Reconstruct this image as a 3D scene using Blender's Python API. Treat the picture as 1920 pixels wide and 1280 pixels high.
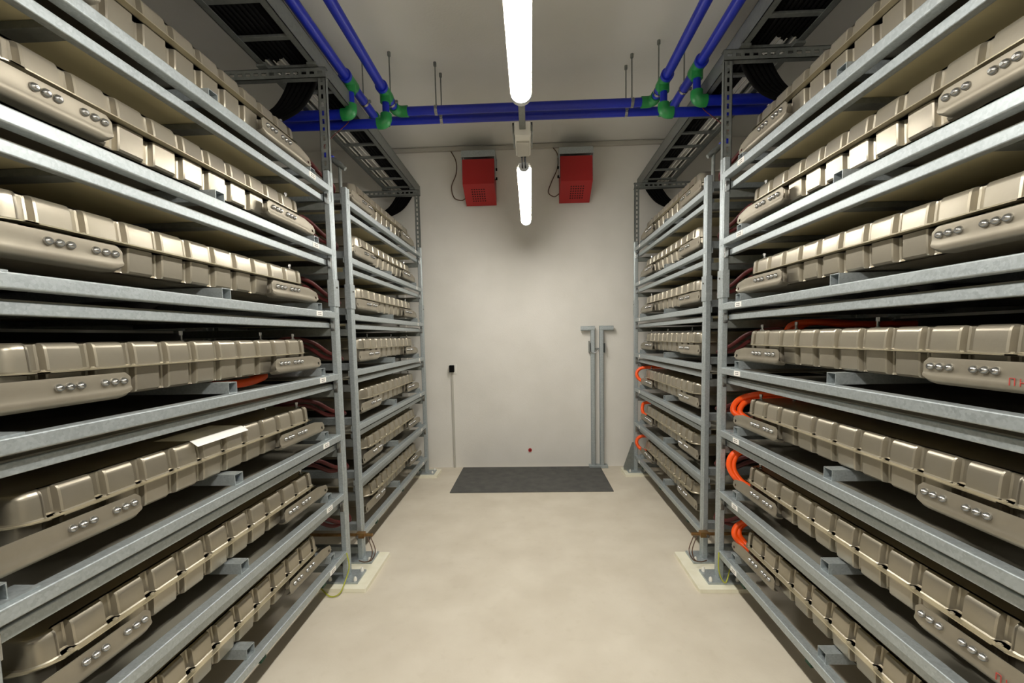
import bpy, bmesh, math, random
from mathutils import Vector, Matrix
random.seed(7)
PI = math.pi
scene = bpy.context.scene
for o in list(bpy.data.objects):
    bpy.data.objects.remove(o)

# ------------------------------------------------------------------ camera
CAM = dict(f=815.93, cx=966.42, cy=690.81, yaw=-0.0363, pitch=-0.0735, roll=-0.0194, H=1.6)
def cam_axes():
    cy, sy = math.cos(CAM['yaw']), math.sin(CAM['yaw'])
    cp, sp = math.cos(CAM['pitch']), math.sin(CAM['pitch'])
    fwd = Vector((sy*cp, cy*cp, sp)); right = Vector((cy, -sy, 0)); up = right.cross(fwd)
    cr, sr = math.cos(CAM['roll']), math.sin(CAM['roll'])
    return right*cr + up*sr, right*(-sr) + up*cr, fwd
cam_d = bpy.data.cameras.new('camera'); cam = bpy.data.objects.new('camera', cam_d)
scene.collection.objects.link(cam)
r_, u_, f_ = cam_axes()
cam.matrix_world = Matrix(((r_.x, u_.x, -f_.x, 0), (r_.y, u_.y, -f_.y, 0), (r_.z, u_.z, -f_.z, CAM['H']), (0, 0, 0, 1)))
cam_d.sensor_width = 36; cam_d.sensor_fit = 'HORIZONTAL'
cam_d.lens = CAM['f']/1920*36
cam_d.shift_x = (960-CAM['cx'])/1920; cam_d.shift_y = (CAM['cy']-640)/1920
cam_d.clip_start = 0.02; cam_d.clip_end = 60
scene.camera = cam

# ------------------------------------------------------------------ world, exposure
w = bpy.data.worlds.new('world'); scene.world = w; w.use_nodes = True
w.node_tree.nodes['Background'].inputs[0].default_value = (1.0, 0.95, 0.85, 1)
w.node_tree.nodes['Background'].inputs[1].default_value = 0.02
scene.view_settings.view_transform = 'Standard'
scene.view_settings.look = 'None'
scene.view_settings.exposure = 0.0
scene.view_settings.gamma = 1.0
scene.view_settings.use_curve_mapping = False
LAMP = 84.0            # strength of the lamp diffusers

# ------------------------------------------------------------------ materials
def lin(c):
    return tuple(((x/12.92) if x <= 0.04045 else ((x+0.055)/1.055)**2.4) for x in c)
def hexc(h):
    return lin(tuple(int(h[i:i+2], 16)/255 for i in (0, 2, 4)))
def mat(name, col, metal=0.0, rough=0.5, var=None, scale=20.0, kind='noise', bump=0.0, bscale=None, rvar=0.0, spec=None, stretch=None):
    m = bpy.data.materials.new(name); m.use_nodes = True
    nt = m.node_tree; b = nt.nodes['Principled BSDF']
    b.inputs['Metallic'].default_value = metal; b.inputs['Roughness'].default_value = rough
    if spec is not None: b.inputs['Specular IOR Level'].default_value = spec
    c = hexc(col); b.inputs['Base Color'].default_value = (*c, 1)
    tc = nt.nodes.new('ShaderNodeTexCoord'); vec = tc.outputs['Object']
    if stretch:
        mp = nt.nodes.new('ShaderNodeMapping'); mp.inputs['Scale'].default_value = stretch
        nt.links.new(vec, mp.inputs[0]); vec = mp.outputs[0]
    if var or rvar:
        if kind == 'voronoi':
            n = nt.nodes.new('ShaderNodeTexVoronoi'); n.inputs['Scale'].default_value = scale
            nt.links.new(vec, n.inputs['Vector'])
            bw = nt.nodes.new('ShaderNodeRGBToBW'); nt.links.new(n.outputs['Color'], bw.inputs[0]); fac = bw.outputs[0]
        else:
            n = nt.nodes.new('ShaderNodeTexNoise'); n.inputs['Scale'].default_value = scale
            n.inputs['Detail'].default_value = 6; nt.links.new(vec, n.inputs['Vector'])
            mr = nt.nodes.new('ShaderNodeMapRange'); mr.inputs[1].default_value = .3; mr.inputs[2].default_value = .7
            nt.links.new(n.outputs[0], mr.inputs[0]); fac = mr.outputs[0]
        if var:
            mx = nt.nodes.new('ShaderNodeMix'); mx.data_type = 'RGBA'
            mx.inputs[6].default_value = (*c, 1); mx.inputs[7].default_value = (*hexc(var), 1)
            nt.links.new(fac, mx.inputs[0]); nt.links.new(mx.outputs[2], b.inputs['Base Color'])
        if rvar:
            r2 = nt.nodes.new('ShaderNodeMapRange'); r2.inputs[3].default_value = rough-rvar; r2.inputs[4].default_value = rough+rvar
            nt.links.new(fac, r2.inputs[0]); nt.links.new(r2.outputs[0], b.inputs['Roughness'])
    if bump:
        n2 = nt.nodes.new('ShaderNodeTexNoise'); n2.inputs['Scale'].default_value = bscale or scale*4; n2.inputs['Detail'].default_value = 4
        nt.links.new(vec, n2.inputs['Vector'])
        bp = nt.nodes.new('ShaderNodeBump'); bp.inputs['Strength'].default_value = bump; bp.inputs['Distance'].default_value = 0.01
        nt.links.new(n2.outputs[0], bp.inputs['Height']); nt.links.new(bp.outputs[0], b.inputs['Normal'])
    return m
def emis(name, col, strength):
    m = bpy.data.materials.new(name); m.use_nodes = True; nt = m.node_tree
    b = nt.nodes['Principled BSDF']; b.inputs['Base Color'].default_value = (.8, .8, .8, 1)
    b.inputs['Emission Color'].default_value = (*col, 1); b.inputs['Emission Strength'].default_value = strength
    return m
M = {}
M['wall'] = mat('wall_plaster', 'e4e1da', 0, .85, 'dcd9d1', 2.5, bump=.15, bscale=120)
M['ceil'] = mat('ceiling_paint', 'e9e8e3', 0, .9, 'e4e3dc', 1.8, bump=.1, bscale=60)
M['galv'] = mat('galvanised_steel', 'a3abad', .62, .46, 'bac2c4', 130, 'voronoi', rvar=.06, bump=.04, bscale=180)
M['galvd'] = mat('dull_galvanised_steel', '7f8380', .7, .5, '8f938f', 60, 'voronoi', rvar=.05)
M['deck'] = mat('zinc_sheet', '8d897c', .1, .5, '848073', 5, rvar=.05)
M['bounce'] = mat('beige_bounce_light', 'd6cda8', 0, .6, 'cbc29c', 4)  # light tone standing in for bounced light under the decks
M['pack'] = mat('champagne_metal', 'aca596', .72, .33, 'a09988', 6, rvar=.05, bump=.03, bscale=90)
M['flange'] = mat('flange_metal', 'c6bea6', .75, .3, 'bab196', 9)
M['fbolt'] = mat('flange_bolt_metal', 'a79f8b', .3, .45)
M['packb'] = mat('bracket_metal', 'a09989', .55, .44, '918a7b', 9, rvar=.06)
M['bolt'] = mat('zinc_bolt', 'aeaeac', .95, .24)
M['dbolt'] = mat('dark_bolt', '5e5850', .8, .42)
M['black'] = mat('black_rubber', '050505', 0, .75, spec=.12)
M['dark'] = mat('dark_plastic', '262624', 0, .5)
M['blue'] = mat('blue_pipe_plastic', '0f22a4', 0, .4, '1328ac', 30)
M['green'] = mat('green_fitting_plastic', '1d7a3c', 0, .4, '258a45', 20)
M['red'] = mat('red_lacquer', 'a81a1a', 0, .5)
M['redhole'] = mat('dark_red_inside', '3a0807', 0, .8)
M['orange'] = mat('orange_cable_jacket', 'ff5a12', 0, .42)
M['dred'] = mat('dark_red_cable_jacket', '551210', 0, .55)
M['white'] = mat('white_plastic', 'e4e2da', 0, .45)
M['cream'] = mat('cream_plastic', 'efecd8', 0, .5, 'e6e2ca', 14, bump=.06)
M['grayp'] = mat('light_grey_plastic', 'b9b6ac', 0, .5)
M['mat'] = mat('charcoal_mat', '4a4a48', 0, .85, '5c5b57', 9, bump=.25, bscale=160)
M['panel'] = mat('dark_brown_panel', '2b2824', 0, .7)
M['paper'] = mat('white_paper', 'f4f2ec', 0, .8)
M['ink'] = mat('black_ink', '3a3a3a', 0, .7)
M['redink'] = mat('red_marker', 'b04038', 0, .7)
M['copper'] = mat('copper_bar', 'a08050', .8, .42, '86603a', 25)
M['yg'] = mat('yellow_green_wire', 'a8ac3a', 0, .5)
M['brown'] = mat('brown_cable_jacket', '5a4030', 0, .5)
M['lamp'] = emis('lamp_diffuser', (1.0, .955, .88), LAMP)
M['clearcap'] = mat('frosted_end_cap', 'cfd4d8', 0, .3)
M['rubberg'] = mat('green_rubber', '123a26', 0, .7)

# floor: light screed, faint stains
m = mat('floor_screed', 'd6cebd', 0, .6, 'c9c0ae', 3.0, rvar=.05, bump=.06, bscale=90)
M['floor'] = m
nt = m.node_tree; b = nt.nodes['Principled BSDF']
src = b.inputs['Base Color'].links[0].from_socket
n = nt.nodes.new('ShaderNodeTexNoise'); n.inputs['Scale'].default_value = 14; n.inputs['Detail'].default_value = 8
tc = nt.nodes.new('ShaderNodeTexCoord'); nt.links.new(tc.outputs['Object'], n.inputs['Vector'])
mr = nt.nodes.new('ShaderNodeMapRange'); mr.inputs[1].default_value = .58; mr.inputs[2].default_value = .75; mr.inputs[4].default_value = .18
nt.links.new(n.outputs[0], mr.inputs[0])
mx = nt.nodes.new('ShaderNodeMix'); mx.data_type = 'RGBA'; mx.inputs[7].default_value = (*hexc('b3a991'), 1)
nt.links.new(mr.outputs[0], mx.inputs[0]); nt.links.new(src, mx.inputs[6]); nt.links.new(mx.outputs[2], b.inputs['Base Color'])

# ------------------------------------------------------------------ mesh helpers
class MB:
    def __init__(s): s.v = []; s.f = []
    def add(s, vs, fs):
        o = len(s.v); s.v += [tuple(p) for p in vs]; s.f += [[i+o for i in f] for f in fs]; return s
    def prism(s, prof, a, b, axis='y', cap=True):
        """prof: closed 2D polygon; axis y -> (x,z), z -> (x,y), x -> (y,z)"""
        n = len(prof)
        def P(p, t):
            return {'y': (p[0], t, p[1]), 'z': (p[0], p[1], t), 'x': (t, p[0], p[1])}[axis]
        vs = [P(p, a) for p in prof]+[P(p, b) for p in prof]
        fs = [[i, (i+1) % n, n+(i+1) % n, n+i] for i in range(n)]
        if cap: fs += [list(range(n)), list(range(n, 2*n))]
        return s.add(vs, fs)
    def box(s, x0, x1, y0, y1, z0, z1, r=0.0, axis='y'):
        if r <= 0:
            return s.prism([(x0, z0), (x1, z0), (x1, z1), (x0, z1)], y0, y1, 'y')
        x0, x1 = min(x0, x1), max(x0, x1); y0, y1 = min(y0, y1), max(y0, y1)
        if axis == 'y': return s.prism(rrect(x0, x1, z0, z1, r), y0, y1, 'y')
        if axis == 'z': return s.prism(rrect(x0, x1, y0, y1, r), z0, z1, 'z')
        return s.prism(rrect(y0, y1, z0, z1, r), x0, x1, 'x')
    def tube(s, pts, r, n=12, cap=True):
        pts = [Vector(p) for p in pts]; m = len(pts)
        t0 = (pts[1]-pts[0]).normalized()
        up = Vector((0, 0, 1)) if abs(t0.z) < .9 else Vector((1, 0, 0))
        a = t0.cross(up).normalized(); rings = []
        for i, p in enumerate(pts):
            if i == 0: t = pts[1]-pts[0]
            elif i == m-1: t = pts[-1]-pts[-2]
            else: t = (pts[i+1]-p).normalized()+(p-pts[i-1]).normalized()
            t.normalize(); a = (a - t*a.dot(t)).normalized(); b = t.cross(a)
            rr = r[i] if isinstance(r, (list, tuple)) else r
            rings.append([p+a*(rr*math.cos(2*PI*k/n))+b*(rr*math.sin(2*PI*k/n)) for k in range(n)])
        vs = [v for rg in rings for v in rg]; fs = []
        for i in range(m-1):
            for k in range(n):
                fs.append([i*n+k, i*n+(k+1) % n, (i+1)*n+(k+1) % n, (i+1)*n+k])
        if cap: fs += [list(range(n)), list(range((m-1)*n, m*n))]
        return s.add(vs, fs)
    def loft(s, rings, cap0=True, cap1=True):
        n = len(rings[0]); vs = [v for r in rings for v in r]; fs = []
        for i in range(len(rings)-1):
            for k in range(n):
                fs.append([i*n+k, i*n+(k+1) % n, (i+1)*n+(k+1) % n, (i+1)*n+k])
        if cap0: fs.append(list(range(n)))
        if cap1: fs.append(list(range((len(rings)-1)*n, len(rings)*n)))
        return s.add(vs, fs)
def rrect(x0, x1, y0, y1, r, seg=3):
    pts = []
    for cx, cy, a0 in ((x1-r, y1-r, 0), (x0+r, y1-r, 90), (x0+r, y0+r, 180), (x1-r, y0+r, 270)):
        for k in range(seg+1):
            a = math.radians(a0+90*k/seg); pts.append((cx+r*math.cos(a), cy+r*math.sin(a)))
    return pts
def smooth_path(pts, n=8):
    P = [Vector(p) for p in pts]; P = [P[0]*2-P[1]]+P+[P[-1]*2-P[-2]]; out = []
    for i in range(1, len(P)-2):
        for k in range(n):
            t = k/n
            out.append(0.5*((2*P[i])+(P[i+1]-P[i-1])*t+(2*P[i-1]-5*P[i]+4*P[i+1]-P[i+2])*t*t+(3*P[i]-P[i-1]-3*P[i+1]+P[i+2])*t**3))
    out.append(P[-2]); return out

COL = scene.collection
def mesh_of(name, mb, mt, smooth=True, angle=35):
    me = bpy.data.meshes.new(name); me.from_pydata(mb.v, [], mb.f); me.validate(); me.update()
    bm = bmesh.new(); bm.from_mesh(me); bmesh.ops.recalc_face_normals(bm, faces=bm.faces); bm.to_mesh(me); bm.free()
    if smooth:
        me.polygons.foreach_set('use_smooth', [True]*len(me.polygons)); me.set_sharp_from_angle(angle=math.radians(angle))
    me.materials.append(M[mt]); return me
def obj(name, mb, mt, parent=None, smooth=True, label=None, angle=35):
    me = mb if isinstance(mb, bpy.types.Mesh) else mesh_of(name, mb, mt, smooth, angle)
    o = bpy.data.objects.new(name, me); COL.objects.link(o)
    if parent: o.parent = parent; 
    if parent and hasattr(parent, 'location') and parent.get('_w'):
        o.location = -Vector(parent['_w'])
    if smooth and not isinstance(mb, bpy.types.Mesh):
        md = o.modifiers.new('weighted_normal', 'WEIGHTED_NORMAL'); md.keep_sharp = True; md.weight = 90
    if label: o['label'] = label
    return o
def tag(o, label, cat, group=None):
    o['label'] = label; o['category'] = cat
    if group: o['group'] = group
    return o
def thing(name, label, cat, loc=(0, 0, 0), group=None):
    """Empty at the thing's base.  Parts are built in world coordinates and offset back by obj()."""
    o = bpy.data.objects.new(name, None); COL.objects.link(o); o.location = loc
    o.empty_display_size = .1
    OFF[o.name] = Vector(loc)
    return tag(o, label, cat, group)
OFF = {}
def part(name, mb, mt, parent, **k):
    """mb in world coordinates -> local of the parent thing (or of a part with identity local transform)"""
    root = parent
    while root.parent: root = root.parent
    off = OFF.get(root.name)
    if off is not None and isinstance(mb, MB):
        mb.v = [(x-off.x, y-off.y, z-off.z) for x, y, z in mb.v]
    return obj(name, mb, mt, parent, **k)
def struct(name, mb, mt, **k):
    o = obj(name, mb, mt, **k); o['kind'] = 'structure'; return o
def single(name, mb, mt, label, cat, group=None, **k):
    """one-mesh thing, origin moved to the bottom centre of its bounds"""
    xs, ys, zs = zip(*mb.v); c = Vector(((min(xs)+max(xs))/2, (min(ys)+max(ys))/2, min(zs)))
    mb.v = [(x-c.x, y-c.y, z-c.z) for x, y, z in mb.v]
    o = obj(name, mb, mt, **k); o.location = c; return tag(o, label, cat, group)
def copy_tree(o, loc):
    c = o.copy(); COL.objects.link(c); c.location = loc
    for ch in o.children:
        d = ch.copy(); COL.objects.link(d); d.parent = c
        for g in ch.children:
            e = g.copy(); COL.objects.link(e); e.parent = d
    return c

# ------------------------------------------------------------------ dimensions
FACE = {-1: 1.2256, 1: 1.1692}          # distance of the rack faces from the room axis
ZS = [2.556, 2.166, 1.776, 1.386, .996, .607, .220]   # shelf beam tops, top row first
YW = 5.255; YB = -3.2; ZC = 3.83; XW = 2.85
ROW = ['top shelf', 'second shelf from the top', 'third shelf from the top', 'middle shelf',
       'third shelf from the bottom', 'second shelf from the bottom', 'bottom shelf']
SIDE = {-1: 'left', 1: 'right'}
NEAR = (.846, .906, 2.714, 2.774); FAR = (2.966, 3.026, 4.945, 5.005)
BACK = (-1.274, -1.214, .594, .654)  # bay added beside the camera, unseen, to stop light entering sideways
DEPTH = 1.06

# ------------------------------------------------------------------ the room
struct('floor', MB().box(-XW, XW, YB, YW, -.1, 0), 'floor', smooth=False)
struct('ceiling', MB().box(-XW, XW, YB, YW, ZC, ZC+.1), 'ceil', smooth=False)
struct('wall_back', MB().box(-XW-.1, XW+.1, YW, YW+.1, -.1, ZC+.1), 'wall', smooth=False)
struct('wall_front', MB().box(-XW-.1, XW+.1, YB-.1, YB, -.1, ZC+.1), 'wall', smooth=False)
struct('wall_left', MB().box(-XW-.1, -XW, YB, YW, -.1, ZC+.1), 'wall', smooth=False)
struct('wall_right', MB().box(XW, XW+.1, YB, YW, -.1, ZC+.1), 'wall', smooth=False)

# ------------------------------------------------------------------ ceiling lamps in a row down the aisle
def lamp(y0, y1, z, label):
    x = -.026; wd = .047
    t = thing('batten_lamp', label, 'lamp', (x, (y0+y1)/2, z), 'batten lamps hung over the aisle')
    # opaque housing with side lips around the diffuser
    part('housing', MB().prism([(x-wd-.003, z+.0395), (x-wd-.003, z+.052), (x-wd*.72, z+.082), (x+wd*.72, z+.082), (x+wd+.003, z+.052), (x+wd+.003, z+.0395), (x+wd, z+.0395), (x+wd, z+.046), (x-wd, z+.046), (x-wd, z+.0395)], y0+.01, y1-.01), 'grayp', t)
    # diffuser: shallow trough
    prof = [(x+(wd-.001)*math.cos(a), z+.040+.040*math.sin(a)) for a in [math.radians(180+180*k/14) for k in range(15)]]
    rings = []
    for yy, q in ((y0, .8), (y0+.02, 1), (y1-.02, 1), (y1, .8)):
        rings.append([(x+(px-x)*q, yy, z+.040+(pz-z-.040)*q) for px, pz in prof])
    part('diffuser', MB().loft(rings), 'lamp', t)
    for ya, yb, q in ((y0-.018, y0+.006, .74), (y1-.012, y1+.018, 1.02)):
        part('end_cap', MB().prism([(x+wd*q*math.cos(a), z+.042+.042*q*math.sin(a)) for a in [2*PI*k/20 for k in range(20)]], ya, yb), 'clearcap', t)
    for yy in (y0+.3, y1-.3):
        part('suspension_rod', MB().tube([(x, yy, z+.080), (x, yy, ZC)], .004, 8), 'galvd', t)
    return t
lamp(.60, 2.155, 2.700, 'glowing white batten lamp nearest the camera, in front of the blue pipes')
lamp(3.05, 4.42, 2.700, 'glowing white batten lamp farther away, between the two red boxes')
lamp(-1.45, .105, 2.700, 'added glowing batten lamp above the viewer, out of view')  # lamp added beyond the view to brighten the near floor
lamp(-3.12, -1.565, 2.700, 'added glowing batten lamp behind the viewer, out of view')  # second unseen lamp, put in for fill and reflections
# trunking and the white box between the lamps
LX = -.026
single('cable_trunking', MB().box(LX-.017, LX+.017, 2.17, 2.50, 2.735, 2.755, .003), 'galvd', 'narrow grey trunking between the near lamp and the white junction box', 'trunking')
t = thing('junction_box', 'white plastic junction box hanging in line between the two lamps', 'box', (LX, 2.62, 2.70))
part('box_body', MB().box(LX-.045, LX+.045, 2.485, 2.76, 2.705, 2.775, .006), 'white', t)
part('box_lid', MB().box(LX-.037, LX+.037, 2.56, 2.745, 2.694, 2.706, .004), 'grayp', t)
part('bracket', MB().box(LX-.056, LX+.056, 2.50, 2.57, 2.765, 2.779, .003).box(LX-.056, LX-.049, 2.50, 2.71, 2.730, 2.779).box(LX+.049, LX+.056, 2.50, 2.71, 2.730, 2.779), 'galvd', t)
part('suspension_rod', MB().tube([(LX, 2.62, 2.77), (LX, 2.62, ZC)], .004, 8), 'galvd', t)
for dx in (-.010, .010):
    part('cable_gland', MB().tube([(LX+dx, 2.76, 2.728), (LX+dx, 2.835, 2.728)], .0075, 10), 'black', t)
    part('lead', MB().tube([(LX+dx, 2.835, 2.728), (LX+dx, 3.04, 2.735)], .0045, 8), 'black', t)

# ------------------------------------------------------------------ battery packs
GY = [.113+.1325*k for k in range(11)]; BL = 1.50; BW = .86
def outline(i, g=.024, r=.060, w1=.0205, w2=.014, y0=0., y1=BL, gy=GY, back=True):
    """plan outline (d, y), d = 0 at the aisle side, inset i"""
    pts = []; r2 = max(r-i, .012)
    def corner(cx, cy, a0):
        for k in range(6):
            a = math.radians(a0+90*k/5); pts.append((cx+r2*math.cos(a), cy+r2*math.sin(a)))
    D0, D1, Y0, Y1 = i, BW-i, y0+i, y1-i
    corner(D0+r2, Y0+r2, 270) if False else None
    # start on aisle side going +y
    def groove_up(d, sgn, ys):
        for yy in ys:
            a, b_ = (-1, 1) if sgn > 0 else (1, -1)
            gd = g if sgn > 0 else -g
            pts.extend([(d, yy+a*(w1+.007)), (d, yy+a*(w1+.003)), (d+gd*.16, yy+a*(w1-.001)), (d+gd*.84, yy+a*(w2+.001)), (d+gd, yy+a*(w2-.003)),
                        (d+gd, yy+b_*(w2-.003)), (d+gd*.84, yy+b_*(w2+.001)), (d+gd*.16, yy+b_*(w1-.001)), (d, yy+b_*(w1+.003)), (d, yy+b_*(w1+.007))])
    for k in range(6):                                # near-aisle corner (from y side to d side)
        a = math.radians(270-90*k/5); pts.append((D0+r2+r2*math.cos(a), Y0+r2+r2*math.sin(a)))
    groove_up(D0, 1, gy)
    for k in range(6):
        a = math.radians(180-90*k/5); pts.append((D0+r2+r2*math.cos(a), Y1-r2+r2*math.sin(a)))
    for k in range(6):
        a = math.radians(90-90*k/5); pts.append((D1-r2+r2*math.cos(a), Y1-r2+r2*math.sin(a)))
    if back: groove_up(D1, -1, gy[::-1])
    for k in range(6):
        a = math.radians(0-90*k/5); pts.append((D1-r2+r2*math.cos(a), Y0+r2+r2*math.sin(a)))
    return pts
def bracket_mesh(s, y0, y1, far):
    """side plate with a curled lower edge; d grows away from the aisle"""
    prof = [(-.030, .137), (-.031, .128), (-.031, .112), (-.0305, .100), (-.031, .086), (-.0325, .078), (-.034, .070), (-.0325, .060), (-.026, .051), (-.015, .046), (.004, .044)]
    ny = 26; ys = [y0+(y1-y0)*j/ny for j in range(ny+1)]
    L = y1-y0
    def top(y):
        return min(.126, top_(y))
    def top_(y):
        e = (y-y0) if far else (y1-y)            # distance from the end that sits on the pack
        q = L-e                                   # distance from the outer end
        z = .137
        if e < .03: z = .112+.025*math.sqrt(max(0, 1-(1-e/.03)**2))
        if far and q < .17: z = min(z, .104+.033*(q/.17))
        if q < .012: z = min(z, .092+.012*q/.012)
        return z
    def bot(y):
        e = (y-y0) if far else (y1-y); q = L-e; z = .044
        if e < .03: z = .044+.016*(1-e/.03)**2
        if q < .03: z = .044+.020*(1-q/.03)**2
        return z
    v = []; f = []; m = len(prof)
    for layer in (0, .003):
        for y in ys:
            zt, zb = top(y), bot(y)
            for d, z in prof:
                zz = zb+(z-.044)*(zt-zb)/(.137-.044)
                v.append((s*(d+layer), y, zz))
    N = (ny+1)*m; hole = {(ny-2, 3), (ny-2, 4)} if far else {(1, 3), (1, 4)}
    for L_ in (0, 1):
        for j in range(ny):
            for i in range(m-1):
                if (j, i) in hole: continue
                a = L_*N+j*m+i; f.append([a, a+1, a+m+1, a+m])
    edge = []
    for i in range(m-1):
        edge += [(i, i+1), (ny*m+i, ny*m+i+1)]
    for j in range(ny):
        edge += [(j*m, (j+1)*m), (j*m+m-1, (j+1)*m+m-1)]
    jh = ny-2 if far else 1
    edge += [(jh*m+3, jh*m+4), (jh*m+4, jh*m+5), ((jh+1)*m+3, (jh+1)*m+4), ((jh+1)*m+4, (jh+1)*m+5), (jh*m+3, (jh+1)*m+3), (jh*m+5, (jh+1)*m+5)]
    for a, b_ in edge: f.append([a, b_, b_+N, a+N])
    return MB().add(v, f)
def bolt_mesh(s, y, z, d):
    r, R = .0115, 10; rings = []
    for dd, rr in ((0, .0115), (-.004, .0115), (-.010, .0085), (-.013, .0045)):
        rings.append([(s*(d+dd), y+rr*math.cos(2*PI*k/R), z+rr*math.sin(2*PI*k/R)) for k in range(R)])
    return MB().loft(rings)
def make_pack(s):
    t = bpy.data.objects.new('battery_pack', None); COL.objects.link(t); t.empty_display_size = .1
    def ring(i, z, **k): return [(s*d, y, z) for d, y in outline(i, y0=.032, **k)]
    lid = MB().loft([ring(-.004, .145, g=.021), ring(.000, .1485), ring(.002, .180), ring(.0045, .203), ring(.007, .212, g=.021), ring(.013, .2185, g=.016), ring(.023, .222, g=.009)])
    obj('lid', lid, 'pack', t, angle=28)
    tub = MB().loft([ring(.028, .052, g=.010), ring(.016, .055, g=.014), ring(.010, .062), ring(.008, .085), ring(.007, .115), ring(.006, .1375)])
    obj('tub', tub, 'pack', t, angle=28)
    # flange: rounded plate, its edge scalloped
    fl = []
    for (z, i) in ((.1400, -.0215), (.1408, -.0230), (.1440, -.0230), (.145, -.0215)):
        fl.append([(s*d, y, z) for d, y in outline(i, g=0, r=.085, y0=.032, y1=BL)])
    obj('flange', MB().loft(fl), 'flange', t)
    for yy in GY:
        b = MB().tube([(s*(-.006), yy, .1445), (s*(-.006), yy, .1468)], .0075, 8)
        b.tube([(s*(-.006), yy, .1466), (s*(-.006), yy, .1500)], .0045, 6)
        obj('flange_bolt', b, 'fbolt', t)
    dark = M['dbolt']
    for far, y0, y1, bl in ((False, -.093, .338, (.125, .153, .182, .252, .282, .311)), (True, 1.128, 1.593, (1.172, 1.208, 1.238, 1.301, 1.334, 1.368))):
        br = obj('mounting_bracket', bracket_mesh(s, y0, y1, far), 'packb', t, angle=30)
        for yy in bl: obj('bolt', bolt_mesh(s, yy, .100, -.031), 'bolt', br)
    # hose fittings standing on the lid
    for d, yy, h in ((.045, 1.43, .034), (.20, 1.38, .045), (.30, .95, .05)):
        b = MB().tube([(s*d, yy, .219), (s*d, yy, .226), (s*d, yy, .227), (s*d, yy, .219+h)], [.011, .011, .006, .006], 10)
        b.tube([(s*d, yy, .219+h*.62), (s*d, yy, .219+h)], .0085, 6)
        obj('hose_fitting', b, 'bolt', t)
    return t
proto = {s: make_pack(s) for s in (-1, 1)}
used = {-1: False, 1: False}
def pack(s, y, k, bay):
    x = s*(FACE[s]+.078); z = ZS[k]
    y += random.uniform(-.008, .008)
    if not used[s]: o = proto[s]; o.location = (x, y, z); used[s] = True
    else: o = copy_tree(proto[s], (x, y, z))
    return tag(o, f'champagne metal battery pack on the {ROW[k]} of the {bay} {SIDE[s]} rack', 'battery', 'ribbed battery packs on the racks')
packs = {}
for s, yn, yf in ((-1, 1.003, 3.27), (1, 1.045, 3.285)):
    for k in range(7):
        packs[s, k, 0] = pack(s, yn, k, 'near')
        packs[s, k, 1] = pack(s, yf, k, 'far')
for s in (-1, 1):
    for k in range(7): pack(s, -1.115, k, 'added unseen')  # packs filling the added out-of-view bay, blocking stray light

# ------------------------------------------------------------------ racks
def post_prof(s, d0, y0, y1, dep=.036):
    """hollow-looking post section with a groove in the aisle face"""
    F = FACE[s]; ym = (y0+y1)/2; g = .006; r = .004
    p = [(d0+r, y0), (d0, y0+r), (d0, ym-.009), (d0+g, ym-.005), (d0+g, ym+.005), (d0, ym+.009), (d0, y1-r), (d0+r, y1),
         (d0+dep-r, y1), (d0+dep, y1-r), (d0+dep, y0+r), (d0+dep-r, y0)]
    return [(s*(F+d), y) for d, y in p]
def bx(s, d0, d1, y0, y1, z0, z1, r=0, axis='y', mb=None):
    F = FACE[s]; return (mb or MB()).box(min(s*(F+d0), s*(F+d1)), max(s*(F+d0), s*(F+d1)), y0, y1, z0, z1, r, axis)
def slotted(s, dA, dB, y, zA, zB, axis, mb):
    """slotted channel strip made of solid bits between its slots; vertical ('z') or crosswise ('d')"""
    if axis == 'z':
        w = dB-dA
        for a, b_ in ((dA, dA+w*.36), (dB-w*.36, dB)): bx(s, a, b_, y, y+.003, zA, zB, mb=mb)
        z = zA
        while z < zB-.001:
            bx(s, dA+w*.36, dB-w*.36, y, y+.003, z, min(z+.020, zB), mb=mb); z += .05
        bx(s, dA, dA+.003, y, y+.03, zA, zB, mb=mb); bx(s, dB-.003, dB, y, y+.03, zA, zB, mb=mb)
    else:
        h = zB-zA
        for a, b_ in ((zA, zA+h*.36), (zB-h*.36, zB)): bx(s, dA, dB, y, y+.003, a, b_, mb=mb)
        d = dA
        while d < dB-.001:
            bx(s, d, min(d+.020, dB), y, y+.003, zA+h*.36, zB-h*.36, mb=mb); d += .05
        bx(s, dA, dB, y, y+.04, zA, zA+.003, mb=mb); bx(s, dA, dB, y, y+.04, zB-.003, zB, mb=mb)
    return mb
def cap_bolt(x, y, z):
    return MB().tube([(x, y, z), (x, y, z+.010), (x, y, z+.022), (x, y, z+.028)], [.011, .0115, .009, .004], 12)
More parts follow.
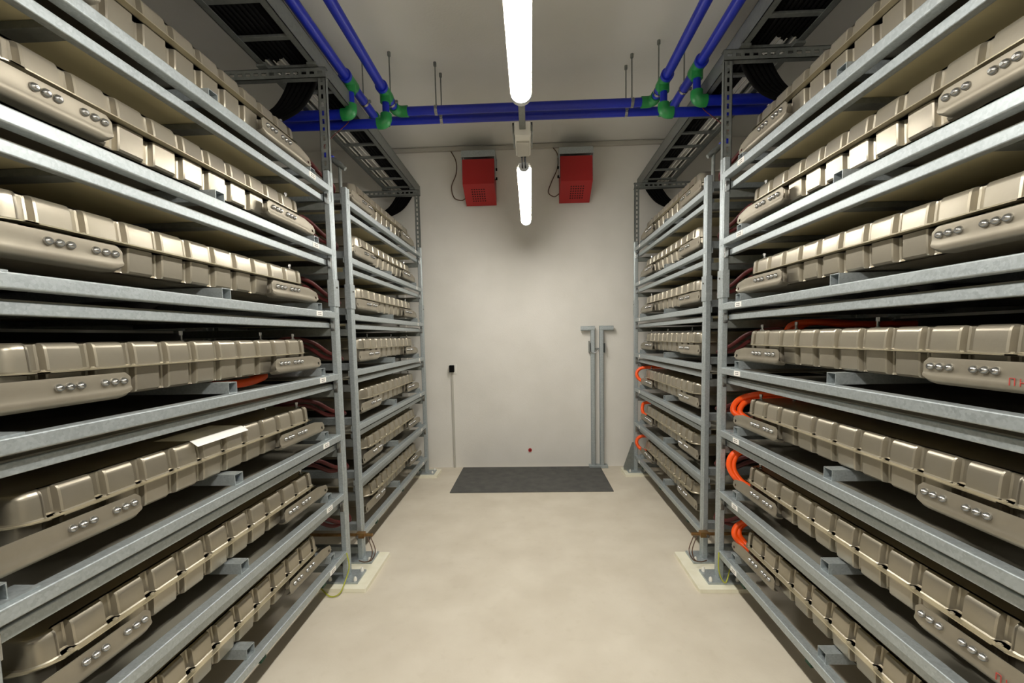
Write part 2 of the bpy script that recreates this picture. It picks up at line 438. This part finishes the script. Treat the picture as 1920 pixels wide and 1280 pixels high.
def rack(s, Y, bay):
    F = FACE[s]; y0a, y0b, y1a, y1b = Y
    t = thing('storage_rack', f'galvanised steel shelving rack, {bay} bay on the {SIDE[s]} side of the aisle', 'shelving',
              (s*(F+DEPTH/2), (y0a+y1b)/2, 0), 'galvanised battery racks')
    ztop = 2.64 if bay == 'near' else 2.62
    for ya, yb in ((y0a, y0b), (y1a, y1b)):
        zt = ztop if (ya != FAR[0]) else 2.625
        part('post', MB().prism(post_prof(s, 0, ya, yb), .036, zt, 'z'), 'galv', t)
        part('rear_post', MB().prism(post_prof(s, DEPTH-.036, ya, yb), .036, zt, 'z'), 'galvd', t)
        # joint sleeve halfway up, with its bolt
        sl = part('sleeve', bx(s, -.005, .041, ya-.005, yb+.005, 1.812, 1.978, .004, 'z'), 'galv', t)
        part('sleeve_bolt', MB().tube([(s*(F-.004), (ya+yb)/2, 1.93), (s*(F-.009), (ya+yb)/2, 1.93)], .006, 8), 'dbolt', sl)
        # foot plates front and rear
        for dd in (0, DEPTH-.036):
            fp = part('foot_plate', bx(s, dd-.080, dd+.13, ya-.050, yb+.050, .0245, .036, .003, 'z'), 'galv', t)
            for ddx, yy in ((-.058, ya-.028), (-.058, yb+.028), (.108, ya-.028), (.108, yb+.028)):
                part('bolt_cap', cap_bolt(s*(F+dd+ddx), yy, .035), 'white', fp, label='white plastic bolt cap')
        if ya not in (FAR[0], BACK[2]):
            # slotted extension post that carries the cable tray
            part('slotted_upright', slotted(s, .004, .055, yb-.028, 2.46, 3.225, 'z', MB()), 'galvd', t)
            part('slotted_cross_channel', slotted(s, -.002, DEPTH+.05, yb-.036, 3.20, 3.262, 'd', MB()), 'galvd', t)
            part('rear_slotted_upright', slotted(s, DEPTH-.05, DEPTH, yb-.028, 2.46, 3.225, 'z', MB()), 'galvd', t)
    ja, jb = y0b, y1a
    for k, z in enumerate(ZS):
        b = part('shelf_beam', bx(s, .001, .046, ja-.052, jb+.052, z-.040, z, .005), 'galv', t)
        yl = jb-.205
        lp = 1.0 if bay == 'near' else .55
        lb = part('beam_label', bx(s, -.0012, .002, yl-.035*lp, yl+.035*lp, z-.034, z-.006), 'paper', b, smooth=False, label='small white paper label')
        ink = MB()
        for zz in (z-.015, z-.025):
            for a, c in ((-.018, -.004), (.0, .008), (.012, .020)): bx(s, -.0016, -.001, yl+a*lp, yl+c*lp, zz-.002, zz+.002, mb=ink)
        part('print', ink, 'ink', b, smooth=False, label='black print on the label')
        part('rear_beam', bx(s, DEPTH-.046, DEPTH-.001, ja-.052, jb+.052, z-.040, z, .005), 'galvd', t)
        for yy in (ja+.020, (ja+jb)/2, jb-.135):
            # square tube laid across the beams, open end towards the aisle
            a, c = yy-.026, yy+.026
            if yy == (ja+jb)/2: a, c = yy-.058, yy-.006
            mb = MB(); d0, d1 = .030, DEPTH-.03
            w_ = .003
            x0, x1 = s*(F+d0), s*(F+d1)
            o_ = [(a, z), (c, z), (c, z+.046), (a, z+.046)]; i_ = [(a+w_, z+w_), (c-w_, z+w_), (c-w_, z+.046-w_), (a+w_, z+.046-w_)]
            v = [(x, p[0], p[1]) for x in (x0, x1) for q in (o_, i_) for p in q]
            f = []
            for j in range(4):
                n2 = (j+1) % 4
                f += [[j, n2, 8+n2, 8+j], [4+j, 4+n2, 12+n2, 12+j], [j, n2, 4+n2, 4+j], [8+j, 8+n2, 12+n2, 12+j]]
            part('cross_tube', mb.add(v, f), 'galv', t, smooth=False)
        # clip plates beside the posts
        for yy in (ja+.012, jb-.102):
            part('clip_plate', bx(s, .014, .085, yy, yy+.090, z+.0005, z+.0055, .002, 'z'), 'galv', t)
        # side members joining front and rear posts
        for ya in (y0a+.006, y1a+.006):
            part('side_member', bx(s, .036, DEPTH-.036, ya, ya+.048, z-.150, z-.102, .004, 'x'), 'galvd', t)
        part('rear_panel', bx(s, DEPTH-.050, DEPTH-.047, ja, jb, z+.001, z+.275), 'panel', t, smooth=False)  # panel glimpsed behind the middle shelf, added on all to blacken the gaps
        if k < 6:
            part('deck_beam', bx(s, .040, .072, ja-.0, jb+.0, z-.100, z-.066, .004), 'galv', t)
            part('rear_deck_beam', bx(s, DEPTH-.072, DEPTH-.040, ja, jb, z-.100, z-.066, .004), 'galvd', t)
            part('deck_panel', bx(s, .050, DEPTH-.050, ja+.004, jb-.004, z-.066, z-.061), 'deck', t, smooth=False)
            part('deck_bounce_sheet', bx(s, .074, DEPTH-.074, ja+.008, jb-.008, z-.0700, z-.0662), 'bounce', t, smooth=False)  # sheet added below the deck, its beige imitating light on the underside
            for yy in (ja+(jb-ja)*.18, ja+(jb-ja)*.5, ja+(jb-ja)*.82):
                part('deck_crossbar', bx(s, .072, DEPTH-.072, yy-.028, yy+.028, z-.094, z-.0705, .003, 'x'), 'galvd', t)
            for yy, dy in ((ja, .02), (jb, -.02)):
                part('corner_clip', bx(s, .006, .030, min(yy, yy+dy*.4), max(yy, yy+dy*.4), z-.118, z-.056, .003, 'z'), 'bolt', t)
        else:
            for yy in (ja+.25, (ja+jb)/2, jb-.32):
                part('rubber_stop', bx(s, .006, .040, yy, yy+.035, z-.062, z-.040, .004), 'rubberg', t)
    return t
racks = {}
for s in (-1, 1):
    racks[s, 0] = rack(s, NEAR, 'near'); racks[s, 1] = rack(s, FAR, 'far'); racks[s, 2] = rack(s, BACK, 'added unseen')  # third bay is added out of view to shade the shelves
    F = FACE[s]
    # cream slabs under the feet
    for y0, y1, d0, txt in ((2.612, 3.085, -.155, f'cream plastic slab under the paired rack feet on the {SIDE[s]} side'), (4.845, 5.115, -.125, f'cream plastic slab under the rack foot by the back wall, {SIDE[s]} side'),
                        (.50, .99, -.155, f'cream plastic slab under the nearest rack feet, {SIDE[s]} side'),
                        (-1.36, -1.13, -.155, f'cream plastic slab under the added unseen rack foot, {SIDE[s]} side')):
        single('floor_pad', bx(s, d0, .22, y0, y1, 0, .0245, .008, 'z'), 'cream', txt, 'pad', 'floor pads under the racks', angle=60)
        single('floor_pad', bx(s, DEPTH-.14, DEPTH+.15, y0, y1, 0, .0245, .008, 'z'), 'cream', 'cream plastic slab under the rear rack feet, out of sight beneath the shelves', 'pad', 'floor pads under the racks', angle=60)

# gusset at the foot of the far right rack's end post
single('gusset_plate', MB().prism([(1.055, .036), (FACE[1], .036), (FACE[1], .36), (1.150, .36), (1.050, .075)], 4.985, 4.990, 'y'), 'galvd', 'grey triangular gusset plate leaning on the last right rack post by the wall', 'plate', smooth=False)

# ------------------------------------------------------------------ cable trays with their black cables
def cable(name, pts, r, mt, label, cat='cable', group=None, n=8, seg=8):
    return single(name, MB().tube(smooth_path(pts, seg), r, n), mt, label, cat, group, angle=70)
for s in (-1, 1):
    xo, xi = s*1.275 if s < 0 else 1.262, 0
    F = FACE[s]; a = abs(xo)-F; b_ = a+.35; z0, z1 = 3.275, 3.385
    t = thing('cable_tray', f'grey ladder cable tray on top of the {SIDE[s]} racks', 'cable tray', (s*(F+(a+b_)/2), 2.3, z0), 'ladder cable trays')
    for d, e in ((a, 1), (b_, -1)):
        mb = bx(s, min(d, d+e*.004), max(d, d+e*.004), -.6, 5.235, z0, z1)
        bx(s, min(d, d+e*.040), max(d, d+e*.040), -.6, 5.235, z0, z0+.004, mb=mb)
        bx(s, min(d, d+e*.022), max(d, d+e*.022), -.6, 5.235, z1-.004, z1, mb=mb)
        part('side_rail', mb, 'galvd', t, smooth=False)
    y = -.5
    while y < 5.2:
        part('rung', bx(s, a+.004, b_-.004, y, y+.032, z0+.006, z0+.022, .003, 'x'), 'galvd', t); y += .272
    for yy in (.87, 2.738, 4.97):
        part('mounting_foot', bx(s, a-.01, a+.05, yy-.03, yy+.05, 3.2625, z0, .002, 'z'), 'galvd', t)
        part('mounting_foot', bx(s, b_-.05, b_+.01, yy-.03, yy+.05, 3.2625, z0, .002, 'z'), 'galvd', t)
    # black cables lying in the tray
    N = 11
    for j in range(N):
        d = a+.030+j*(.35-.060)/(N-1); r = .0148
        if j < 6: ye = 5.17
        else: ye = 2.76+.02*(j % 3)
        wv = lambda: random.uniform(-.003, .003)
        zc = z0+.022+r+.001
        pts = [(s*(F+d+wv()), yy, zc) for yy in (-.55, .4, 1.3, 2.0)]+[(s*(F+d), ye-.15, zc), (s*(F+d), ye-.05, zc)]
        cable('power_cable', pts, r, 'black', f'black power cable lying in the {SIDE[s]} ladder tray', 'cable', f'black cables in the {SIDE[s]} tray', seg=3)
    for j in range(3):
        d = a+.215+j*.045; zc = z0+.022+.007
        pts = [(s*(F+d), 2.72, zc)]+[(s*(F+d+random.uniform(-.006, .006)), yy, zc) for yy in (3.2, 3.9, 4.5, 5.1)]
        cable('grey_cable', pts, .0065, 'grayp', f'thin light grey cable in the far part of the {SIDE[s]} tray', 'cable', f'grey cables in the {SIDE[s]} tray', seg=3)
    # bundles that leave the tray and drop into the racks
    for yb_, nn, lab in ((2.86, 6, 'where the two bays meet'), (5.10, 6, 'by the back wall')):
        for j in range(nn):
            d = a+.05+j*.032
            q = .62+j*.02
            pts = [(s*(F+d), yb_-.06, 3.255), (s*(F+d+.03), yb_-.01, 3.215), (s*(F+d+.14), yb_+.02, 3.10), (s*(F+d+.30), yb_+.02, 3.02), (s*(F+q), yb_+.01, 2.93), (s*(F+q+.12), yb_-.01, 2.70), (s*(F+q+.14), yb_-.02, 2.3)]
            cable('power_cable', pts, .015, 'black', f'black power cable curving down from the {SIDE[s]} tray {lab}', 'cable', f'black cables dropping from the {SIDE[s]} tray {lab}', seg=5)

# ------------------------------------------------------------------ blue pipes and green fittings
PR = .034; ZP = 3.457; ZL = 3.235
def straight(p, q, label, group=None, r=PR):
    return single('water_pipe', MB().tube([p, q], r, 20), 'blue', label, 'pipe', group)
IX = {-1: -1.068, 1: 1.014}; OX = {-1: -1.276, 1: 1.200}
YA, YBp = 3.68, 3.83
YT = {'in': 3.40, 'out': 3.25}
for s in (-1, 1):
    straight((IX[s], -3.1, ZP), (IX[s], YA-.05, ZP), f'blue pipe running down the room under the ceiling, {SIDE[s]} pair, nearer the lamps', 'long blue ceiling pipes')
    straight((OX[s], -3.1, ZP), (OX[s], YBp-.05, ZP), f'blue pipe running down the room under the ceiling, {SIDE[s]} pair, above the tray', 'long blue ceiling pipes')
    straight((IX[s]+s*.05, YT['in'], ZL), (s*2.80, YT['in'], ZL), f'blue branch pipe passing behind the {SIDE[s]} rack, lower one, farther from the camera', 'blue branch pipes')
    straight((OX[s]+s*.05, YT['out'], ZL), (s*2.80, YT['out'], ZL), f'blue branch pipe passing behind the {SIDE[s]} rack, upper one, nearer the camera', 'blue branch pipes')
    for X, yt, nm in ((IX[s], YT['in'], 'inner'), (OX[s], YT['out'], 'outer')):
        t = thing('pipe_tee', f'green pipe tee on the {nm} {SIDE[s]} blue pipe with a short drop', 'pipe fitting', (X, yt, ZP), 'green pipe tees')
        part('tee_body', MB().tube([(X, yt-.070, ZP), (X, yt+.070, ZP)], PR+.009, 20).tube([(X, yt, ZP), (X, yt, ZP-.075)], PR+.006, 20), 'green', t)
        part('collar', MB().tube([(X, yt-.095, ZP), (X, yt-.070, ZP)], PR+.012, 20), 'blue', t)
        part('drop_pipe', MB().tube([(X, yt, ZP-.07), (X, yt, ZL+.04)], PR-.008, 16), 'blue', t)
        arc = [(X+s*.036*(1-math.cos(q)), yt, ZL+.036-.036*math.sin(q)) for q in [PI/2*k/6 for k in range(7)]]
        pts = [(X, yt, ZL+.066)]+arc+[(X+s*.068, yt, ZL)]
        single('pipe_elbow', MB().tube(pts, PR+.008, 20), 'green', f'green elbow at the bottom of the {nm} {SIDE[s]} drop', 'pipe fitting', 'green pipe elbows', angle=70)
    for X, ye, nm in ((IX[s], YA, 'inner'), (OX[s], YBp, 'outer')):
        arc = [(X-s*.05*(1-math.cos(q)), ye-.05+.05*math.sin(q), ZP) for q in [PI/2*k/6 for k in range(7)]]
        pts = [(X, ye-.095, ZP)]+arc+[(X-s*.095, ye, ZP)]
        single('pipe_elbow', MB().tube(pts, PR+.009, 20), 'green', f'green elbow where the {nm} {SIDE[s]} pipe turns across the room', 'pipe fitting', 'green pipe elbows', angle=70)
straight((IX[-1]+.05, YA, ZP), (IX[1]-.05, YA, ZP), 'blue pipe crossing the room behind the near lamp, upper one in view', 'blue crossing pipes')
straight((OX[-1]+.05, YBp, ZP), (OX[1]-.05, YBp, ZP), 'blue pipe crossing the room behind the near lamp, lower one in view', 'blue crossing pipes')
def hanger(x, y, axis, label):
    t = thing('pipe_hanger', label, 'pipe hanger', (x, y, ZP), 'threaded rod pipe hangers')
    R = PR+.0045; w_ = .012
    if axis == 'x': ringp = [[(x+dx, y+rr*math.cos(2*PI*k/24), ZP+rr*math.sin(2*PI*k/24)) for k in range(24)] for dx, rr in ((-w_, R), (w_, R))]
    else: ringp = [[(x+rr*math.cos(2*PI*k/24), y+dx, ZP+rr*math.sin(2*PI*k/24)) for k in range(24)] for dx, rr in ((-w_, R), (w_, R))]
    part('clamp_ring', MB().loft(ringp), 'bolt', t)
    part('threaded_rod', MB().tube([(x, y, ZP+R-.002), (x, y, ZC)], .0055, 8), 'galvd', t)
    part('ceiling_nut', MB().tube([(x, y, ZC-.03), (x, y, ZC)], .013, 6), 'galvd', t)
    ear = MB().box(x+R-.002, x+R+.018, y-.01, y+.01, ZP-.008, ZP+.008) if axis == 'y' else MB().box(x-.01, x+.01, y-R-.018, y-R+.002, ZP-.008, ZP+.008)
    part('clamp_screw', ear, 'galvd', t, smooth=False)
for x, y, ax, lb in ((-.74, YA, 'x', 'threaded rod hanger on the upper crossing pipe, left of the lamps'), (-.725, YBp, 'x', 'threaded rod hanger on the lower crossing pipe, left of the lamps'),
                 (.845, YA, 'x', 'threaded rod hanger on the upper crossing pipe, right of the lamps'), (.830, YBp, 'x', 'threaded rod hanger on the lower crossing pipe, right of the lamps'),
                 (IX[-1], 3.53, 'y', 'threaded rod hanger on the left inner pipe just past its tee'), (OX[-1], 3.51, 'y', 'threaded rod hanger on the left outer pipe just past its tee'),
                 (IX[1], 3.53, 'y', 'threaded rod hanger on the right inner pipe just past its tee'), (OX[1], 3.51, 'y', 'threaded rod hanger on the right outer pipe just past its tee')):
    hanger(x, y, ax, lb)

# ------------------------------------------------------------------ back wall items
def wall_speaker(x0, x1, sgn, label):
    t = thing('wall_speaker', label, 'speaker', ((x0+x1)/2, 5.1, 3.2), 'red wall speakers')
    yf, yb = 4.93, 5.215
    prof = [(yf, 3.290), (yf+.012, 3.560), (yb, 3.60), (yb, 3.135)]
    part('speaker_housing', MB().prism(prof, x0, x1, 'x'), 'red', t, smooth=False)
    # perforations in the sloping underside
    d = Vector((0, yb-yf, 3.135-3.290)); L = d.length; d.normalize(); nrm = Vector((0, d.z, -d.y))
    hl = MB(); cx = (x0+x1)/2+.015*sgn
    for i in range(6):
        for j in range(6):
            c = Vector((cx+(i-2.5)*.027, yf, 3.290))+d*(L*(.24+.105*j))
            hl.tube([c+nrm*-.002, c+nrm*.0015], .0088, 8)
    part('grille_holes', hl, 'redhole', t, smooth=False, label='grid of small dark holes')
    # grey mounting bracket
    mb = MB().box(x0-.012, x1+.012, yf+.03, YW, 3.655, 3.661).box(x0-.012, x1+.012, YW-.006, YW, 3.56, 3.66).box(x0-.012, x1+.012, yf+.026, yf+.032, 3.590, 3.661)
    for xx in (x0-.012, x1+.004): mb.prism([(yf+.05, 3.36), (yf+.09, 3.36), (yf+.12, 3.655), (yf+.03, 3.655)], xx, xx+.008, 'x')
    part('mounting_bracket', mb, 'galv', t, smooth=False)
    for z in (3.47, 3.37):
        xx = x1 if sgn < 0 else x0; e = 1 if sgn < 0 else -1
        part('knob', MB().tube([(xx, yf+.09, z), (xx+e*.028, yf+.09, z)], .015, 12), 'black', t)
wall_speaker(-.725, -.372, -1, 'red wall speaker with perforated face, left of the far lamp')
wall_speaker(.357, .708, 1, 'red wall speaker with perforated face, right of the far lamp')
cable('speaker_cable', [(-.905, 5.24, 3.79), (-.84, 5.235, 3.66), (-.84, 5.232, 3.52), (-.90, 5.232, 3.37), (-.87, 5.225, 3.24), (-.78, 5.20, 3.20), (-.728, 5.19, 3.22)], .0055, 'brown', 'thin brown cable hanging down to the left red speaker', 'cable', 'speaker cables')
cable('speaker_cable', [(.285, 5.24, 3.79), (.345, 5.235, 3.70), (.345, 5.232, 3.55), (.27, 5.232, 3.38), (.235, 5.23, 3.27), (.30, 5.20, 3.21), (.36, 5.19, 3.24)], .0055, 'brown', 'thin brown cable hanging down to the right red speaker', 'cable', 'speaker cables')
single('cable_duct', MB().box(-1.62, 1.62, YW-.035, YW, 3.775, 3.815, .003, 'x'), 'grayp', 'long light grey cable duct along the top of the back wall', 'duct')
pts = [(-1.6+i*.32, YW-.03, 3.822+.004*math.sin(i*2.1)) for i in range(11)]
cable('loose_cable', pts, .005, 'grayp', 'grey cable resting along the top edge of the wall duct', 'cable')
t = thing('light_switch', 'small black switch box on white base at the left of the back wall', 'switch', (-.955, YW, 1.18))
part('base_plate', MB().box(-.995, -.905, YW-.012, YW, 1.165, 1.280, .006), 'white', t)
part('switch_body', MB().box(-.988, -.932, YW-.060, YW-.012, 1.185, 1.268, .006), 'black', t)
single('cable_conduit', MB().box(-.975, -.950, YW-.018, YW, .0, 1.17, .004, 'z'), 'grayp', 'thin grey conduit running from the black switch down to the floor', 'conduit')
single('cable_duct', MB().box(-1.575, -1.50, YW-.05, YW, .02, 3.0, .003, 'z'), 'white', 'upright white cable duct on the back wall behind the far left rack', 'duct')
t = thing('wall_plug', 'small red round plug low on the back wall above the mat', 'plug', (-.030, YW, .19))
part('disc', MB().tube([(-.030, YW, .210), (-.030, YW-.010, .210)], .022, 20), 'red', t)
part('centre_hole', MB().tube([(-.030, YW-.009, .210), (-.030, YW-.012, .210)], .008, 12), 'redhole', t, label='dark hole in the middle')
# two T-armed steel tubes held on the wall
for x, e, zt, lb in ((.735, -1, 1.708, 'galvanised tube with its arm pointing left, standing against the back wall'), (.838, 1, 1.708, 'galvanised tube with its arm pointing right, standing against the back wall')):
    t = thing('support_tube', lb, 'metal tube', (x, 5.19, .03), 'armed steel tubes on the back wall')
    part('upright_tube', MB().box(x-.025, x+.025, 5.185, 5.230, .035, zt, .010, 'z'), 'galv', t)
    part('arm_tube', MB().box(min(x-e*.024, x+e*.140), max(x-e*.024, x+e*.140), 5.182, 5.232, zt-.056, zt-.002, .012, 'x'), 'galv', t)
t = thing('wall_clip', 'zinc clip with a hook holding the two armed tubes to the wall', 'clip', (.79, YW, 1.4))
part('clip_plate', MB().box(.690, .880, YW-.022, YW, 1.425, 1.445).box(.690, .697, YW-.08, YW, 1.39, 1.53).box(.873, .880, YW-.08, YW, 1.39, 1.50), 'galvd', t, smooth=False)
part('clip_hook', MB().tube(smooth_path([(.69, 5.17, 1.415), (.73, 5.165, 1.385), (.77, 5.165, 1.40), (.80, 5.17, 1.43)]), .005, 8), 'bolt', t)
single('tube_stand', MB().box(.685, .905, 5.165, 5.245, .0, .034, .004, 'x'), 'galv', 'small steel stand under the two armed tubes on the floor', 'stand')
# mat
mm = MB().prism([(-.862, 4.365), (.822, 4.375), (.818, 5.225), (-.853, 5.222)], 0, .009, 'z')
single('floor_mat', mm, 'mat', 'charcoal rubber mat lying on the floor against the back wall', 'mat', smooth=False)

# ------------------------------------------------------------------ orange and dark red cables at the racks
def oc(pts, lb, r=.017, mt='orange', name='orange_cable', g='orange battery cables'):
    return cable(name, pts, r, mt, lb, 'cable', g, n=12)
for k, a, lb in ((4, 1, 'third shelf from the bottom'), (5, 1, 'second shelf from the bottom'), (6, 1, 'bottom shelf')):
    z = ZS[k]
    for j in range(2):
        o = .028*j
        if k == 4:
            pts = [(1.33, 2.56, z+.060), (1.30+o*.5, 2.66, z+.075), (1.255+o, 2.735-o, z+.115), (1.285+o, 2.72-o, z+.19-o*.4), (1.36+o, 2.62, z+.235-o), (1.50, 2.50, z+.250-o), (1.75, 2.35, z+.245-o)]
        elif k == 5:
            pts = [(1.31, 2.60, z+.060), (1.255+o*.3, 2.645, z+.085+o*.3), (1.212+o*.8, 2.675, z+.16), (1.225+o, 2.68, z+.235), (1.29+o, 2.67, z+.272-o*.4), (1.45, 2.60, z+.262-o), (1.75, 2.45, z+.248-o)]
        else:
            pts = [(1.31, 2.60, z+.055), (1.27+o, 2.65, z+.085), (1.245+o, 2.67, z+.13), (1.27+o, 2.68, z+.18), (1.34+o, 2.66, z+.215), (1.50, 2.60, z+.235-o*.5), (1.80, 2.45, z+.240-o*.5)]
        oc(pts, f'orange cable loop, {"outer" if j == 0 else "inner"} strand, near right rack, {lb}')
for j in range(3):
    o = .035*j
    oc([(1.60+o, 2.62, ZS[3]+.06), (1.55+o, 2.68, ZS[3]+.16), (1.50+o, 2.58, ZS[3]+.245), (1.55+o, 2.46, ZS[3]+.262), (1.66+o, 2.36, ZS[3]+.245), (1.95, 2.28, ZS[3]+.238)],
       'orange cable arching over the pack on the middle shelf of the near right rack')
for k, rr in ((4, .06), (5, .045), (6, .055)):
    z = ZS[k]+.15; lbk = {4: 'third shelf from the bottom', 5: 'second shelf from the bottom', 6: 'bottom shelf'}[k]
    if k == 5: pts = [(1.27, 4.80, z-.06), (1.245, 4.88, z-.03), (1.25, 4.92, z+.03), (1.29, 4.90, z+.075), (1.5, 4.75, z+.09)]
    else: pts = [(1.27, 4.82, z-.075), (1.215, 4.89, z-.055), (1.185, 4.92, z), (1.21, 4.93, z+.055), (1.28, 4.90, z+.082), (1.5, 4.75, z+.092)]
    oc(pts, f'orange cable loop by the end post, far right rack, {lbk}', .018)
oc([(-1.66, 1.90, ZS[3]+.016), (-1.52, 1.93, ZS[3]+.016), (-1.43, 2.02, ZS[3]+.012), (-1.42, 2.15, ZS[3]+.014), (-1.46, 2.32, ZS[3]+.028), (-1.6, 2.42, ZS[3]+.03)], 'orange red cable under the pack, middle shelf of near left rack', .020)
for s in (-1, 1):
    for k in range(7):
        z = ZS[k]; F = FACE[s]
        for j in range(2):
            o = .03*j
            pts = [(s*(F+.42), 2.63, z+.17), (s*(F+.30), 2.66, z+.225-o), (s*(F+.19+o), 2.76, z+.205-o), (s*(F+.13+o), 2.87, z+.13-o), (s*(F+.10+o), 3.00, z+.085), (s*(F+.2), 3.18, z+.075)]
            oc(pts, f'dark red cable linking the two packs on the {ROW[k]}, {SIDE[s]} side', .013, 'dred', 'battery_cable', f'dark red cables between the {SIDE[s]} packs')
        # black plug box behind each near pack's end
        t = thing('connector_block', f'black connector block at the pack end, near {SIDE[s]} rack, {ROW[k]}', 'connector', (s*(F+.45), 2.62, z+.1), f'black connector blocks, {SIDE[s]} racks')
        part('block_body', bx(s, .36, .52, 2.585, 2.64, z+.090, z+.20, .006, 'x'), 'dark', t)
        part('plug', MB().tube([(s*(F+.42), 2.60, z+.17), (s*(F+.42), 2.655, z+.17)], .018, 10), 'bolt', t)

# copper bars with earth wires between the bays
for s in (-1, 1):
    F = FACE[s]; z = .222
    t = thing('copper_bar', f'copper earthing bar clamped to the lower rack posts on the {SIDE[s]} side', 'metal bar', (s*(F+.2), 2.93, z), 'copper earthing bars')
    part('bar', MB().tube([(s*(F-.085), 2.945, z), (s*(F+.75), 2.945, z)], .011, 10), 'copper', t)
    part('clamp', MB().box(min(s*(F-.03), s*(F+.03)), max(s*(F-.03), s*(F+.03)), 2.925, 2.965, z-.018, z+.018, .004), 'copper', t)
    part('clamp_bolt', MB().tube([(s*(F+.012), 2.925, z), (s*(F+.012), 2.905, z)], .011, 6), 'bolt', t)
    for j, o in enumerate((0, .022)):
        cable('earth_wire', [(s*(F-.055-o), 2.93, z-.01), (s*(F-.095-o), 2.90, z-.09), (s*(F-.085-o*.5), 2.885, z-.15), (s*(F-.04), 2.90, z-.175), (s*(F+.01), 2.92, .046)], .0035, 'brown',
              f'thin dark earth wire looping from the {SIDE[s]} copper bar to the foot plate', 'wire', f'earth wires, {SIDE[s]}')
    if s < 0:
        pts = [(s*(F-.004), 2.70, .215), (s*(F-.028), 2.672, .14), (s*(F-.02), 2.640, .08), (s*(F-.005), 2.575, .02), (s*(F+.05), 2.56, .006), (s*(F+.13), 2.60, .035)]
    else:
        pts = [(s*(F-.004), 2.70, .215), (s*(F-.012), 2.68, .12), (s*(F+.002), 2.665, .06), (s*(F+.025), 2.66, .042), (s*(F+.055), 2.685, .09), (s*(F+.07), 2.69, .165)]
    cable('earth_wire', pts, .0042, 'yg', f'yellow green earth wire at the foot of the near {SIDE[s]} rack post', 'wire', 'yellow green earth wires')

# sheet of paper on the left pack
z = ZS[4]+.2215; v = []; X0 = -FACE[-1]-.078
prof = [(.020, -.016), (-.002, .0), (-.030, .0015), (-.17, .002)]
mb = MB(); ys = [1.60, 1.70, 1.80, 1.90]
vs = [(X0+d, y+(.02 if i > 1 else 0)-(0 if i else 0), z+dz) for y in ys for i, (d, dz) in enumerate(prof)]
m4 = len(prof); n_ = len(vs); vs += [(a, b2, c+.0008) for a, b2, c in vs]; fs = []
for L_ in (0, n_):
    for j in range(len(ys)-1):
        for i in range(m4-1):
            q = L_+j*m4+i; fs.append([q, q+1, q+m4+1, q+m4])
for i in range(m4-1): fs += [[i, i+1, n_+i+1, n_+i], [(len(ys)-1)*m4+i, (len(ys)-1)*m4+i+1, n_+(len(ys)-1)*m4+i+1, n_+(len(ys)-1)*m4+i]]
for j in range(len(ys)-1): fs += [[j*m4, (j+1)*m4, n_+(j+1)*m4, n_+j*m4], [j*m4+m4-1, (j+1)*m4+m4-1, n_+(j+1)*m4+m4-1, n_+j*m4+m4-1]]
single('paper_sheet', mb.add(vs, fs), 'paper', 'white sheet of paper lying over the edge of a left battery pack', 'paper')

# red marker strokes on the near brackets of three right packs
for k in (3, 5, 6):
    p = packs[1, k, 0]; mb = MB(); L = p.location
    for j, (a, b2, c, d) in enumerate(((.09, .066, .09, .085), (.09, .085, .078, .085), (.078, .085, .078, .066), (.065, .066, .065, .085), (.065, .075, .052, .075), (.052, .066, .052, .085))):
        mb.tube([(-.0345, a, b2), (-.0345, c, d)], .0012, 5)
    br = [c for c in p.children if c.name.startswith('mounting_bracket')][0]
    obj('marker_writing', mb, 'redink', br, label='red hand-written mark')

# stray fittings: dark gas pipe and valves above the far ends of the top packs
for s in (-1, 1):
    F = FACE[s]
    t = thing('valve', f'small grey valve with a blue cap above the far {SIDE[s]} rack, behind its first post', 'valve', (s*(F+.12), 3.08, 2.80), 'small valves above the far racks')
    part('valve_body', MB().tube([(s*(F+.15), 3.12, 2.87), (s*(F+.10), 3.12, 2.83), (s*(F+.06), 3.12, 2.80)], [.018, .022, .014], 14), 'galvd', t)
    part('valve_cap', MB().tube([(s*(F+.20), 3.12, 2.90), (s*(F+.15), 3.12, 2.87)], .024, 14), 'blue', t)
    part('valve_stem', MB().tube([(s*(F+.10), 3.12, 2.62), (s*(F+.10), 3.12, 2.83)], .012, 10), 'galvd', t)
    cable('sensor_cable', [(s*(F+.22), 3.13, 2.88), (s*(F+.22), 3.16, 2.98), (s*(F+.17), 3.22, 3.08), (s*(F+.10), 3.30, 3.20), (s*(F+.12), 3.36, 3.27)], .0032, 'dred', f'thin red brown cable rising from the valve to the {SIDE[s]} tray', 'cable', 'sensor cables')
